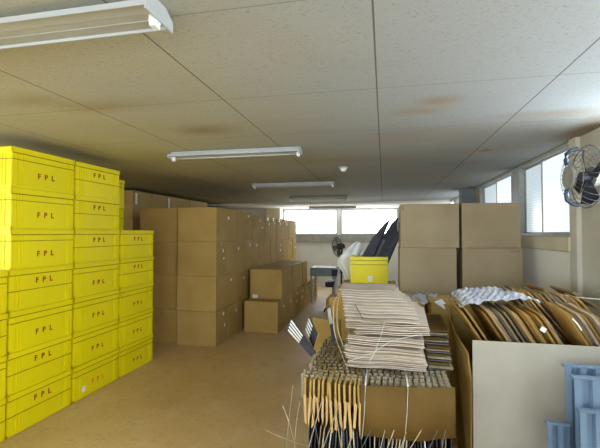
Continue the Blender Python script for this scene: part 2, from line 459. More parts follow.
def stack(yc, kinds, where, x=XF, letters=True, group='yellow crates stacked along the left'):
    n = len(kinds); out = []
    for i, k in enumerate(kinds):      # kinds listed bottom to top
        w = WORD[i] if i < n-1 else 'topmost'
        out.append(crate(x+R.uniform(-.004,.004), yc+R.uniform(-.003,.003), i*CH, k, 'yellow crate, %s in the %s' % (w, where), group,
                     ('orange' if (i == 0 and letters == 'o') else 'red') if letters else None))
    return out
stack(2.60-CL/2-.01, 'ULUL', 'low stack cut by the left picture edge', letters=True)
stack(2.60+CL/2, 'UULULLL', 'nearest seven-high stack')
s2 = stack(3.27+CL/2, 'LLLLUUU', 'second seven-high stack from the left', letters='o')
link('sticker', MB().box(0, .0012, -.022, .022, -.027, .027).mesh('crate_sticker'), M['sticker'], s2[0], (-.0035, -.19, .085), label='small white sticker near the bottom corner')
stack(3.94+CL/2, 'LLLUU', 'five-high stack at the far end')
stack(3.99+CL/2, 'LULULUL', 'back stack peeping out behind the five-high stack', x=XF-CW-.02)

# ------------------------------------------------------------------ cartons
def carton_meshes(w, dp, h, tape_on='y', b=.006):
    mb = MB().box(0, w, 0, dp, 0, h-.004, bev=b)
    # top flaps with a seam
    if dp >= w:
        mb.box(.004, w/2-.002, .004, dp-.004, h-.006, h); mb.box(w/2+.002, w-.004, .004, dp-.004, h-.006, h)
        tp = MB().box(w/2-.025, w/2+.025, -.0012, dp+.0012, h, h+.0012); tp.box(w/2-.025, w/2+.025, -.0014, .0002, h-.07, h+.001); tp.box(w/2-.025, w/2+.025, dp-.0002, dp+.0014, h-.07, h+.001)
    else:
        mb.box(.004, w-.004, .004, dp/2-.002, h-.006, h); mb.box(.004, w-.004, dp/2+.002, dp-.004, h-.006, h)
        tp = MB().box(-.0012, w+.0012, dp/2-.025, dp/2+.025, h, h+.0012); tp.box(-.0014, .0002, dp/2-.025, dp/2+.025, h-.07, h+.001); tp.box(w-.0002, w+.0014, dp/2-.025, dp/2+.025, h-.07, h+.001)
    return mb.mesh('carton_body'), tp.mesh('carton_tape')
def carton(x0, x1, y0, y1, z0, z1, label, group=None, mat='kraft', stick=0, dx=0, tape=True, jit=.006):
    g = .006
    jx, jy = R.uniform(-jit, jit), R.uniform(0, jit)
    w, dp, h = x1-x0-g*2, y1-y0-g*2, z1-z0-.0015
    t = empty('carton', (x0+g+jx, y0+g+jy*.3, z0), label, 'carton', group)
    bm_, tp = carton_meshes(w, dp, h)
    link('carton_body', bm_, M[mat], t)
    if tape: link('tape', tp, M['tape'], t)
    if stick:
        for k in range(stick):
            hh = R.uniform(.03, .06); ww = R.uniform(.04, .07)
            py_ = dp*R.uniform(.55, .8) if dp > .3 else dp*R.uniform(.35, .6)
            pz_ = h*R.uniform(.7, .85)-k*.11
            link('sticker', MB().box(0, .0015, -ww/2, ww/2, -hh/2, hh/2).mesh('sticker'), M['sticker'], t, (w+.0005, py_, pz_), label='white shipping sticker')
    return t
ORD = ['first', 'second', 'third', 'fourth', 'fifth', 'sixth', 'seventh', 'eighth', 'ninth', 'tenth', 'eleventh', 'twelfth']
XA0, XA1 = -2.92, -2.31
H4 = .492
G = 'brown cartons stacked beside the aisle'
def row(pxs, z0, z1, x0, x1, where, y0=None, **k):
    ys_ = [YatX(p, x1) for p in pxs]
    if y0 is not None: ys_[0] = y0
    for i in range(len(ys_)-1):
        n_ = 'brown carton, %s along in the %s' % (ORD[i], where)
        carton(x0, x1, ys_[i], ys_[i+1], z0, z1, n_, G, stick=R.choice((0, 1, 1, 2)), **k)
    return ys_
# tall wall of cartons, near part
row([216.7, 237, 253], 3*H4, 4*H4, XA0, XA1, 'top layer of the near tall cartons', 5.28)
row([216.7, 227, 244.7, 253], 2*H4, 3*H4, XA0, XA1, 'second layer down of the near tall cartons', 5.28)
row([216.7, 238.5, 248, 253], 1*H4, 2*H4, XA0, XA1, 'third layer down of the near tall cartons', 5.28)
row([216.7, 229, 241.7, 253], 0, H4, XA0, XA1, 'floor layer of the near tall cartons', 5.28)
# tall wall, far part (slightly lower)
h2 = .481; yb = YatX(253, XA1)+.02
for k, pxs in ((3, [253.5,265,271,276.5,283,288.5,296.5]), (2, [253.5,259.6,270.8,276,282.5,288,293,296.5])):
    row(pxs, k*h2, (k+1)*h2, XA0, XA1-.005, '%s layer of narrow farther cartons' % ('top' if k == 3 else 'lower'), yb)
ye = YatX(296.5, XA1-.005)
for k in (0, 1):
    for j in range(4):
        carton(XA0, XA1-.005, lerp(yb, ye, j/4), lerp(yb, ye, (j+1)/4), k*h2, (k+1)*h2, 'brown carton buried behind the low stepped cartons under the narrow ones', 'buried brown cartons')
# second stack of the front row, behind it the dark gap
for k in range(4):
    carton(-3.56, -2.945, 5.34, 5.95, k*H4, (k+1)*H4, 'wide brown carton, %s in the stack between yellow crates and the tall wall' % ['bottom', 'second from floor', 'third from floor', 'top'][k], G)
# front-row low stepped cartons
XB0, XB1 = -2.235, -1.66
ysb = [6.19, 6.75, 7.3, 7.85, 8.35, 8.8, 9.25, 9.7, 10.15]
for i in range(8):
    carton(XB0, XB1, ysb[i], ysb[i+1], 0, .497, 'low floor carton on the aisle edge, %s from the near end' % ORD[i], G, stick=1+(i > 1), mat='kraft')
ysb = [6.47, YatX(288, XB1), YatX(293, XB1), YatX(298, XB1), YatX(303, XB1), YatX(307.5, XB1)]
for i in range(5):
    carton(XB0+.0, XB1-.005, ysb[i], ysb[i+1], .497, .99, 'carton on the second level of the low aisle stack, %s from the near end' % ORD[i], G, stick=0, mat='kraft')
link('sticker', MB().box(-.045, .045, -.0015, 0, -.03, .03).mesh('sticker'), M['sticker'], [o for o in bpy.data.objects if o.get('label', '').startswith('carton on the second level') and 'first' in o['label']][0], (.09, -.0005, .035), label='white shipping sticker')
# back row along the left wall, five high
ysc = [6.15, 6.74, 7.23, 7.7, 8.23, 9.17, 10.1, 11.0]
for i in range(7):
    ht = .468 if i < 5 else .45
    t = carton(-4.86, -4.24, ysc[i], ysc[i+1], 4*ht, 5*ht, 'carton right under the ceiling along the left wall, %s from the near end' % ORD[i], 'cartons under the ceiling', mat='kraft', stick=0)
    if i in (0, 2):
        link('tape_strip', MB().box(0, .0015, -.03, .03, -.1, .1).mesh('strip'), M['sticker'], t, (.614, .1, .33), label='pale strip of tape')
for (a, c, hh) in ((6.15, 7.23, .468), (7.23, 8.23, .468), (8.23, 9.17, .468), (9.17, 11.0, .45)):
    for k in range(4):
        carton(-4.86, -4.24, a, c, k*hh, (k+1)*hh, 'brown carton below the ceiling-high ones along the left wall', 'cartons of the back row')
# two stacks of pale cartons right of centre
GD = 'pale cartons right of centre'
HD = .48
for k in range(4):
    s = 'top' if k == 3 else ('one under the top' if k == 2 else ('second from floor' if k == 1 else 'bottom'))
    off = -.012 if k == 2 else 0
    a = carton(.172+off, .795+off-(.02 if k == 2 else 0), 4.53, 5.1, k*HD, (k+1)*HD, 'large pale carton, %s of the left stack before the right windows' % s, GD, 'kraft_pale', jit=.003)
    c = carton(.81, 1.40+(.01 if k == 2 else 0), 4.53, 5.1, k*HD, (k+1)*HD, 'large pale carton, %s of the right stack against the window wall' % s, GD, 'kraft_pale', jit=.003)
    if k == 3:
        link('edge_tape', MB().box(-.002, .5, -.0025, -.0004, 0, .018).mesh('et'), M['redtape'], c, (.05, 0, .001), label='reddish brown tape along the lower edge')
        link('corner_tape', MB().box(0, .03, -.0025, -.0004, 0, .06).mesh('et'), M['redtape'], a, (.01, 0, HD-.07), label='torn reddish tape')
    if k == 2:
        link('corner_tape', MB().box(0, .09, -.0025, -.0004, 0, .03).mesh('et'), M['redtape'], c, (.47, 0, HD-.045), label='torn reddish tape')
# support cartons under the far yellow crate
carton(-.52, .12, 4.5, 5.35, 0, .49, 'brown carton on the floor under the far yellow crate', None, 'kraft')
carton(-.52, .12, 4.5, 5.35, .49, .98, 'brown carton carrying the yellow crate full of dark panels', None, 'kraft')
carton(-.92, -.35, 6.35, 6.95, 0, .55, 'small brown carton on the floor before the standing fan', None, 'kraft')
carton(.37, .95, 3.42, 3.95, 0, .55, 'brown carton under the tan one behind the open carton', None, 'kraft')
carton(.37, .93, 3.42, 3.95, .55, 1.025, 'tan carton with bent white flap behind the open carton of flattened boxes', None, 'kraft')

# ------------------------------------------------------------------ yellow crate with dark panels
t = crate(0, 0, 0, 'L', 'yellow plastic crate on cartons, holding dark leaning panels', None, None)
XC0, XC1 = XatY(350, 5.0)+.0, XatY(388, 5.0)
t.location = ((XC0+XC1)/2, 5.0, .982); t.rotation_euler = (0, 0, -PI/2)
# long body is built along Y, so a -90 degree turn puts the long face towards the camera
t.scale = (1, (XC1-XC0)/CL, 1.0)
link('sticker', MB().box(0, .0015, -.038, .038, -.034, .034).mesh('sticker'), M['sticker'], t, (-.003, .02, .055), label='grey square sticker on the front')
GP = 'dark panels standing in the far yellow crate'
def dark_panel(poly, Y, dy, mat, label):
    pts = [PY(px, py, Y) for px, py in poly]
    c = pts[0].copy()
    mb = MB().prism([p-c for p in pts], (0.02, .012, 0))
    o = link('dark_panel', mb.mesh('dark_panel'), mat, None, c)
    if 'dotted' in label:
        dm = MB(); A_, B_ = pts[2]-c, pts[3]-c
        for k in range(5):
            q_ = A_.lerp(B_, k/4)+Vector((-.012, -.003, -.01)); dm.box(q_.x-.006, q_.x+.006, q_.y-.003, q_.y+.003, q_.z-.006, q_.z+.006)
        link('white_dots', dm.mesh('white_dots'), M['sticker'], o, label='row of small white dots')
    tag(o, label, 'panel', GP)
    return o
PB = 272
dark_panel([(353,PB),(366,PB),(381,238),(388.5,220),(384,224),(372,238)], 5.12, 0, M['navy'], 'leftmost dark panel in the far yellow crate, tip pointing up alone')
dark_panel([(360,PB),(370,PB),(385,240),(380,238)], 5.18, 0, M['slate'], 'short grey panel between the dark panels in the far yellow crate')
dark_panel([(366,PB),(376,PB),(396,226),(397,218),(391,224)], 5.24, 0, M['navy'], 'tallest dark panel in the far yellow crate, tip at the upper right')
dark_panel([(371,PB),(379,PB),(399,230),(398.5,222),(394,227)], 5.16, 0, M['dark'], 'black panel with white dotted edge in the far yellow crate')
dark_panel([(362,PB),(372,PB),(392,229),(388,229)], 5.30, 0, M['navy'], 'dark panel rearmost in the far yellow crate')
dark_panel([(376,PB),(383,PB),(399,235),(399.5,228)], 5.08, 0, M['navy'], 'rightmost dark panel in the far yellow crate, nearest the pale cartons')
# white plastic bag draped at the crate's left
mb = MB(); rows_ = [((346,287),(350,287)),((345,276),(350,277)),((340,268),(350,270)),((335,263),(353,262)),((341,255),(358,256)),((349,246),(362,250)),((356,241),(366,244))]
g_ = []
for j, (a, c) in enumerate(rows_):
    A, C_ = PY(a[0], a[1], 5.32), PY(c[0], c[1], 5.36)
    g_.append([A.lerp(C_, i/6)+Vector((0, .035*math.sin(i*2.1+j*1.7), .012*math.sin(i*1.3+j*2))) for i in range(7)])
vs = [[mb.bm.verts.new(p) for p in r_] for r_ in g_]
for j in range(len(vs)-1):
    for i in range(6): mb.bm.faces.new((vs[j][i], vs[j][i+1], vs[j+1][i+1], vs[j+1][i]))
o = link('plastic_bag', mb.mesh('plastic_bag', True), M['bag']); tag(o, 'white crumpled plastic sheet draped behind the left end of the far yellow crate', 'plastic sheet')
md = o.modifiers.new('s', 'SOLIDIFY'); md.thickness = .012
md = o.modifiers.new('b', 'SUBSURF'); md.levels = 1; md.render_levels = 1

# ------------------------------------------------------------------ far end items
tb = empty('work_table', (-1.3, 9.2, 0), 'low blue grey table near the back wall', 'table')
link('tabletop', MB().box(-.34, .22, -.3, .3, .63, .82, bev=.01).mesh('tabletop'), M['tablegrey'], tb)
for sx in (-.31, .18):
    for sy in (-.26, .26): link('leg', MB().box(sx-.02, sx+.02, sy-.02, sy+.02, 0, .63).mesh('leg'), M['alu'], tb)
p = PY(333, 283, 8.2)
ch = empty('office_chair', (p.x, 8.2, 0), 'small black swivel chair in front of the blue grey table', 'chair')
link('seat', MB().box(-.15, .17, -.16, .16, .50, .62, bev=.04).mesh('seat'), M['dark'], ch)
link('backrest', MB().box(-.05, .08, .12, .16, .70, .84, bev=.015).mesh('backrest'), M['dark'], ch)
link('backrest_bar', MB().tube([(0.01,.1,.55),(.01,.17,.62),(.01,.165,.76)], .012).mesh('bar'), M['alu'], ch)
link('column', MB().cyl((0,0,.1), (0,0,.5), .022).mesh('column'), M['alu'], ch)
mb = MB()
for k in range(5): mb.tube([(0,0,.12), (.2*math.cos(k*1.2566), .2*math.sin(k*1.2566), .05)], .016)
link('foot_star', mb.mesh('foot'), M['dark'], ch)
for k in range(5):
    a = k*1.2566; link('caster', MB().cyl((.2*math.cos(a)-.012, .2*math.sin(a), .027), (.2*math.cos(a)+.012, .2*math.sin(a), .027), .026).mesh('caster'), M['dark'], ch)
# white sack behind the fan pole
p = PY(339, 285, 7.9)
mb = MB(); bmesh.ops.create_uvsphere(mb.bm, u_segments=20, v_segments=14, radius=1)
for v in mb.bm.verts:
    n = v.co.copy(); s = 1+.10*math.sin(n.x*7+n.z*5)+.06*math.sin(n.y*11+n.z*9)
    w = 1.0 if n.z < .2 else 1-.55*(n.z-.2)/.8
    v.co = Vector((n.x*.10*s*w, n.y*.12*s*w, .45+n.z*.45))
o = link('plastic_sack', mb.mesh('sack', True), M['bag'], None, (p.x, 7.9, 0)); tag(o, 'tall white plastic sack standing on the floor behind the fan pole', 'sack')

# standing fan
p = PY(341.3, 248, 7.4)
fn = empty('standing_fan', (p.x, 7.4, 0), 'tall standing fan with grey cage near the back windows, head turned left', 'fan')
def fan_head(parent, c, rad, depth, rot, blade_mat, wires=14, wr=.0028, hubr=.22, ms=1.0):
    c = Vector(c)
    def P(v): return c + rot @ Vector(v)
    cg = MB()
    cg.torus(c, rad, wr*2.4, rot=rot)
    cg.torus(c+rot @ Vector((0,-depth*.55,0)), rad*.72, wr, rot=rot); cg.torus(c+rot @ Vector((0,depth*.4,0)), rad*.75, wr, rot=rot)
    cg.torus(c+rot @ Vector((0,-depth*.62,0)), rad*.45, wr, rot=rot)
    for k in range(wires):
        a = 2*PI*k/wires; ca, sa = math.cos(a), math.sin(a)
        cg.tube([P((rad*f*ca, y*depth, rad*f*sa)) for f, y in ((.18,-.66),(.5,-.62),(.75,-.5),(.93,-.25),(1,0))], wr, 5)
        cg.tube([P((rad*f*ca, y*depth, rad*f*sa)) for f, y in ((1,0),(.93,.2),(.75,.4),(.4,.5),(.2,.52))], wr, 5)
    link('cage', cg.mesh('cage', True), M['cage'], parent)
    hb = MB().cyl(P((0,-depth*.70,0)), P((0,-depth*.62,0)), rad*hubr*.9, rad*hubr, 28)
    link('front_badge', hb.mesh('badge'), M['fanbody'], parent)
    bl = MB()
    for k in range(4):
        a0 = k*PI/2+.3
        pts = []
        for (rr_, aa, y) in ((.14,-.1,-.02),(.5,-.42,-.10),(.86,-.45,-.12),(.93,-.1,-.02),(.86,.32,.10),(.5,.35,.08),(.14,.25,.03)):
            pts.append(P((rad*rr_*math.cos(a0+aa), y*depth*1.4, rad*rr_*math.sin(a0+aa))))
        bl.prism(pts, rot @ Vector((0,.004,0)))
    bl.cyl(P((0,-depth*.25,0)), P((0,depth*.2,0)), rad*.16, rad*.16, 20)
    link('blades', bl.mesh('blades'), blade_mat, parent)
    mo = MB().cyl(P((0,depth*.3*ms,0)), P((0,depth*1.5*ms,0)), rad*.34, rad*.26, 24).cyl(P((0,depth*1.5*ms,0)), P((0,depth*1.75*ms,0)), rad*.26, rad*.14, 24)
    link('motor', mo.mesh('motor'), M['dark'] if rad < .2 else M['fanbody'], parent)
rot = Euler((0, 0, -.95)).to_matrix() @ Euler((.12, 0, 0)).to_matrix()
fan_head(fn, (-.07, -.02, p.z+.02), .185, .085, rot, M['slate'], 16, .0025)
link('pole', MB().cyl((0,0,.03), (0,0,.9), .016).cyl((0,0,.85), (0,0,p.z-.04), .011).mesh('pole'), M['dark'], fn)
link('pole_collar', MB().cyl((0,0,.86), (0,0,.95), .026).mesh('collar'), M['dark'], fn)
link('fan_neck', MB().tube([(0,0,p.z-.06),(.02,.0,p.z),(.05,.05,p.z+.01)], .02).mesh('neck'), M['dark'], fn)
link('foot_plate', MB().cyl((0,0,0), (0,0,.03), .2, .17, 32).mesh('foot'), M['dark'], fn)

# wall fan at right
wf = empty('wall_fan', (XR, 3.2, 2.0), 'large grey industrial wall fan mounted beside the right window', 'wall fan')
rot = Euler((0, 0, -1.52)).to_matrix()
fc = Vector((-.185, 0, .0))
fan_head(wf, fc, .222, .18, rot, M['dark'], 26, .0017, .40, .5)
link('bracket', MB().box(-.03, -.001, -.07, .07, -.12, .12, bev=.008).mesh('bracket'), M['fanbody'], wf)
link('support_arm', MB().tube([(0,0,0), (-.02,-.04,.0), fc+rot@Vector((0,.16,0))], .022, 10).mesh('arm'), M['fanbody'], wf)
for s in (-1, 1):
    q = [(0,-.085,s*.085),(0,-.092,s*.125),(0,-.088,s*.165),(0,-.065,s*.19),(0,-.03,s*.205)]
    link('handle', MB().tube([fc+rot@Vector((x,y*1.35-.015,z)) for x, y, z in q], .013, 8).mesh('handle', True), M['steelblue'], wf, label='blue curved carrying handle of the cage')

# ------------------------------------------------------------------ strapped bundle of dividers on a bundle of thin plates
BX0, BX1, BY, BZ0, BZ1 = -.47, .385, 2.30, .475, .745
bd = empty('divider_bundle', (0, 0, BZ0), 'strapped bundle of tan cardboard dividers in the foreground, with grey pile on top', 'cardboard bundle')
def bow(x):     # front bulge of the bundle (y of the front face at x)
    u_ = (x-BX0)/(BX1-BX0); return BY+.30*(u_-.48)**2+(.05 if u_ < .0 else 0)
XS = -.135
mb = MB(); n = 16
top, bot = [], []
for i in range(n+1):
    x = lerp(XS, BX1, i/n); top.append((x, bow(x), BZ1-BZ0-.03*((i/n)-.5)**2)); bot.append((x, bow(x)+.004*math.sin(i*1.1), -.02+.02*math.sin(i*.5)*.3))
vv = []
for off in (0, .008):
    vv.append([[mb.bm.verts.new(Vector(p_)+Vector((0,off,0))) for p_ in ln] for ln in (top, bot)])
for i in range(n):
    for k in (0, 1): mb.bm.faces.new((vv[k][0][i], vv[k][0][i+1], vv[k][1][i+1], vv[k][1][i]))
    mb.bm.faces.new((vv[0][0][i], vv[0][0][i+1], vv[1][0][i+1], vv[1][0][i])); mb.bm.faces.new((vv[0][1][i], vv[0][1][i+1], vv[1][1][i+1], vv[1][1][i]))
for i in (0, n): mb.bm.faces.new((vv[0][0][i], vv[1][0][i], vv[1][1][i], vv[0][1][i]))
link('front_board', mb.mesh('front_board', True), M['kraft_brown'], bd)
# cross rows (run along X), with notched top
rowsY = [BY+.10+i*.058 for i in range(15)]
for i, y in enumerate(rowsY):
    mb = MB(); x0 = BX0-.02+R.uniform(-.03, .02)+i*.004; x1 = BX1-.005
    mb.box(x0, x1, y, y+.007, .13, BZ1-BZ0-.035)
    nn = 24
    for k in range(nn):
        a = lerp(x0+.02, x1, k/nn); mb.box(a, a+(x1-x0)/nn*.66, y, y+.007, BZ1-BZ0-.035, BZ1-BZ0-.006+.004*math.sin(i+k))
    mb.box(x0, x0+.014, y, y+.007, BZ1-BZ0-.04, BZ1-BZ0+R.uniform(.0, .035))
    link('divider_row', mb.mesh('divider_row'), M['board_edge'], bd)
# end-on strips (run along Y), whose front ends make the comb at the left
xsF = [lerp(BX0+.005, XS-.005, i/12) for i in range(13)]
for i, x in enumerate(xsF):
    y0 = bow(x)-.0+R.uniform(-.008, .008)
    mb = MB()
    rt = Matrix.Translation((x, y0, 0)) @ Matrix.Rotation(R.uniform(-.05, .05), 4, 'Y')
    mb.box(-.0055, .0055, 0, .9, .13, BZ1-BZ0-.012, mat=rt)
    link('divider_strip', mb.mesh('divider_strip'), M['kraft'], bd)
    tt = MB(); rt = Matrix.Translation((x, y0-.012, .07)) @ Matrix.Rotation(R.uniform(-.10, .12), 4, 'Y')
    w_ = R.uniform(.008, .012)
    tt.prism([rt @ Vector(v_) for v_ in ((-w_*.7,0,.09+R.uniform(0,.03)), (w_*.7,0,.09), (w_*.7,0,-.02-R.uniform(0,.09)), (-w_*.5,0,-.02-R.uniform(0,.08)))], (0,.006,0))
    link('divider_tooth', tt.mesh('tooth'), M['tooth'], bd)
link('end_board', MB().prism([(BX0+.01, bow(BX0)+.03, .13), (XS+.01, bow(XS)+.03, .13), (XS+.01, bow(XS)+.03, .25), (BX0+.01, bow(BX0)+.03, .25)], (0,.006,0)).mesh('end_board'), M['kraft_brown'], bd)
for i in range(7):      # further strips under the pile
    x = lerp(XS+.06, BX1-.06, i/6)
    link('divider_strip', MB().box(x-.004, x+.004, bow(x)+.03, BY+.92, .0, BZ1-BZ0-.02).mesh('divider_strip'), M['board_edge'], bd)
for x in (XatY(365, 2.31), XatY(407, 2.31)):
    yy = bow(x)-.004; zt = BZ1-BZ0+.006
    link('strap', MB().tube([(x, BY+.95, zt-.01), (x-.0, BY+.5, zt), (x, yy+.06, zt+.002), (x, yy+.01, zt), (x, yy-.001, zt-.02), (x-.006, yy, .12), (x-.02, yy, -.03)], .0016, 6, 2.6).mesh('strap'), M['strap'], bd, label='shiny white plastic strap')
# thin plates standing under the bundle
GPL = 'thin plates standing on edge under the strapped bundle'
pm = [M['slate'], M['dark'], M['board_grey'], M['dark'], M['slate'], M['sticker'], M['dark'], M['string']]
NP = 40
for i in range(NP):
    x = lerp(BX0-.0, BX1-.02, (i+.5)/NP)
    mb = MB(); tl = .03+.09*math.sin(i*.33); h_ = .462-abs(tl)*.12
    mb.box(-.0025, .0025, 0, R.uniform(.75, .88), 0, h_, mat=Matrix.Rotation(tl, 4, 'Y') @ Matrix.Rotation(0, 4, 'Z'))
    o = link('thin_plate', mb.mesh('thin_plate'), R.choice(pm), None, (x-tl*.23, bow(x)+.035+R.uniform(-.025,.03), abs(tl)*.003+.001))
    tag(o, 'thin plate standing on edge among many beneath the strapped divider bundle', 'plate', GPL)
# low stack of slats beside the pile
for i in range(15):
    mb = MB().box(0, .145, 0, .5, 0, .006)
    o = link('grey_slat', mb.mesh('grey_slat'), [M['slate'], M['board_edge'], M['kraft_brown']][i % 3], None, (.262+R.uniform(-.006,.008), 2.60+R.uniform(0,.05)+i*.012, BZ1+.002+i*.0145)); o.rotation_euler = (.02, .012, R.uniform(-.03,.03))
    tag(o, 'dark flat sheet in the narrow heap on the bundle, right of the pale pile', 'sheet', 'grey sheets right of the pale pile')

# ------------------------------------------------------------------ pale pile of flattened board pieces
GS = 'flattened grey boards in the pile'
def sheet_mesh(w, dp, th, wav, ph, curl=0.0):
    mb = MB(); nx, ny = 14, 6; vt, vb = [], []
    for j in range(ny+1):
        r1, r2 = [], []
        for i in range(nx+1):
            u_, v_ = i/nx, j/ny
            x = (u_-.5)*w; y = v_*dp
            # notched left edge
            if i == 0: x += .008*(j % 2)
            z = wav*math.sin(u_*9+ph)*.5+wav*math.sin(v_*5+ph*1.7)*.5+curl*(u_-.5)**2
            r1.append(mb.bm.verts.new((x, y, z+th))); r2.append(mb.bm.verts.new((x, y, z)))
        vt.append(r1); vb.append(r2)
    for j in range(ny):
        for i in range(nx):
            mb.bm.faces.new((vt[j][i], vt[j][i+1], vt[j+1][i+1], vt[j+1][i])); mb.bm.faces.new((vb[j][i], vb[j+1][i], vb[j+1][i+1], vb[j][i+1]))
    for j in range(ny):
        mb.bm.faces.new((vt[j][0], vt[j+1][0], vb[j+1][0], vb[j][0])); mb.bm.faces.new((vt[j][nx], vb[j][nx], vb[j+1][nx], vt[j+1][nx]))
    for i in range(nx):
        mb.bm.faces.new((vt[0][i], vb[0][i], vb[0][i+1], vt[0][i+1])); mb.bm.faces.new((vt[ny][i], vt[ny][i+1], vb[ny][i+1], vb[ny][i]))
    return mb.mesh('board_sheet')
# layers: (x px left, x px right, y px bottom, y px top, Y front)
layers = [(346,425,368.5,358,2.46,'lowest'), (345,423,356.5,348,2.49,'second from the bottom'), (346,422,345.5,338,2.50,'middle'), (354.5,429,335,325,2.50,'second from the top')]
TH = .0045
for (xa, xb, yb_, yt_, Yf, nm) in layers:
    X0, X1 = XatY(xa, Yf), XatY(xb, Yf)
    zb_, zt_ = ZatY((xa+xb)/2, yb_, Yf), ZatY((xa+xb)/2, yt_, Yf)
    n = 6; bp_ = R.uniform(0, 6); bx_ = R.uniform(.035,.055); by_ = R.uniform(-.012,.012)
    for k in range(n):
        z = lerp(zb_, zt_-TH, k/(n-1))
        me = sheet_mesh(X1-X0, .62+R.uniform(-.04,.04), TH, .006, bp_)
        o = link('board_sheet', me, M['board_grey'], None, ((X0+X1)/2+R.uniform(-.012,.012), Yf+R.uniform(-.004,.02)+k*.002, z+.002))
        o.rotation_euler = (bx_, by_+(k-2.5)*.004, R.uniform(-.04,.04))
        tag(o, 'grey paperboard sheet in the %s layer of the pale pile' % nm, 'paperboard', GS)
# top group, shingled back
tops = [(345,419,322.5,2.50),(344,418,318,2.55),(344,417,314,2.60),(343,416,311,2.66),(343,413,307.5,2.72),(342,411,304.5,2.78),(342,407,301.5,2.85),(341.5,402,298.5,2.92),(341,399,296,2.99),(340,397,293.5,3.06),(339,395,291,3.13)]
for i, (xa, xb, yb_, Yf) in enumerate(tops):
    X0, X1 = XatY(xa, Yf), XatY(xb, Yf); z = ZatY((xa+xb)/2, yb_, Yf)
    if i == 0: z0_ = z
    me = sheet_mesh(X1-X0, .24, TH*1.3, .005, 1.0)
    o = link('board_sheet', me, M['board_grey'], None, ((X0+X1)/2, Yf, z)); o.rotation_euler = (.095, 0, R.uniform(-.015,.015))
    tag(o, 'pale grey paperboard sheet shingled on top of the pile, %s from the front' % ORD[i], 'paperboard', GS)
for i in range(5):   # the boards that carry the shingled ones
    X0, X1 = XatY(345, 2.5), XatY(418, 2.5)
    z = ZatY(380, 325.5, 2.5)+i*.0075-.030
    o = link('board_sheet', sheet_mesh(X1-X0-.02, .8, TH, .004, 1.0), M['board_grey'], None, ((X0+X1)/2-.01, 2.52+.02*i, z)); o.rotation_euler = (.085, 0, R.uniform(-.02,.02))
    tag(o, 'grey paperboard sheet carrying the shingled sheets near the top of the pile', 'paperboard', GS)
# loose straps over the pile
def strap_px(name, pts, label, r=.0018, mat='string', flat=2.0, grp=None):
    P_ = [PY(*p_) for p_ in pts]
    # smooth
    out = []
    for i in range(len(P_)-1):
        for k in range(4): 
            p0, p1, p2, p3 = P_[max(i-1,0)], P_[i], P_[i+1], P_[min(i+2,len(P_)-1)]
            tt = k/4; out.append(.5*((2*p1)+(-p0+p2)*tt+(2*p0-5*p1+4*p2-p3)*tt**2+(-p0+3*p1-3*p2+p3)*tt**3))
    out.append(P_[-1]); c = out[0].copy()
    o = link(name, MB().tube([q-c for q in out], r, 6, flat).mesh(name), M[mat], None, c)
    tag(o, label, 'strap', grp); return o
strap_px('loose_strap', [(342,290,2.9),(334,302,2.6),(334,330,2.45),(341,352,2.42),(347,368,2.42)], 'tan strap bowed out along the left side of the pile', .0015)
strap_px('loose_strap', [(344,289,2.95),(338,300,2.7),(337,325,2.5),(343,345,2.44)], 'second, tighter tan strap by the left side of the pile', .0014)
strap_px('loose_strap', [(384,322,2.47),(381,333,2.45),(377,344,2.45),(374,352,2.45),(369,360,2.42)], 'thin pale strap hanging down the front of the pile', .0014, 'strap')
strap_px('loose_strap', [(355,304,2.72),(359,312,2.58),(363,319,2.50),(372,321,2.48),(384,322,2.47)], 'dark bent strap lying on the top of the pile', .0022, 'board_edge')
strap_px('loose_strap', [(347,361,2.43),(360,356,2.44),(374,351,2.44),(392,340,2.46),(421,334,2.47)], 'pale strap running slantwise across the front of the pile', .0016, 'strap')
strap_px('loose_strap', [(283,404,2.35),(289,420,2.3),(296,450,2.28),(299,505,2.3)], 'stiff tan strap end leaning at the left foot of the bundle', .002)
strap_px('loose_strap', [(293,384,2.4),(290,410,2.36),(286,450,2.34),(284,503,2.34)], 'bowed strap left of the divider teeth', .0018)
strap_px('loose_strap', [(267,428,2.3),(280,434,2.3),(296,440,2.3),(309,444,2.34)], 'short pale strap sticking out leftwards from the plates', .0017, 'string')
strap_px('loose_strap', [(300,400,2.3),(296,425,2.28),(289,507,2.28)], 'thin strap crossing before the plates at the bundle corner', .0016)
for k, (a, c) in enumerate((((322,398),(309,450)),((338,404),(322,450)),((311,400),(318,450)),((352,430),(345,452)),((334,402),(340,450)),((370,428),(357,452)),((393,428),(383,452)),((420,428),(404,452)),((436,428),(424,452)),((384,428),(377,452)),((405,430),(396,452)),((444,428),(438,452)))):
    A = PY(a[0], a[1], 2.29); B = PY(c[0], c[1], 2.27); B = A+(B-A)*2.6; B.z = max(B.z, .01)
    o = link('thin_strip', MB().tube([Vector((0,0,0)), (B-A)*.5+Vector((.006,0,0)), B-A], .0026, 4, 1.8).mesh('thin_strip'), [M['board_grey'], M['string'], M['slate']][k % 3], None, A)
    tag(o, 'thin pale strip slanting down before the plates under the divider bundle', 'strip', 'thin strips before the plates')

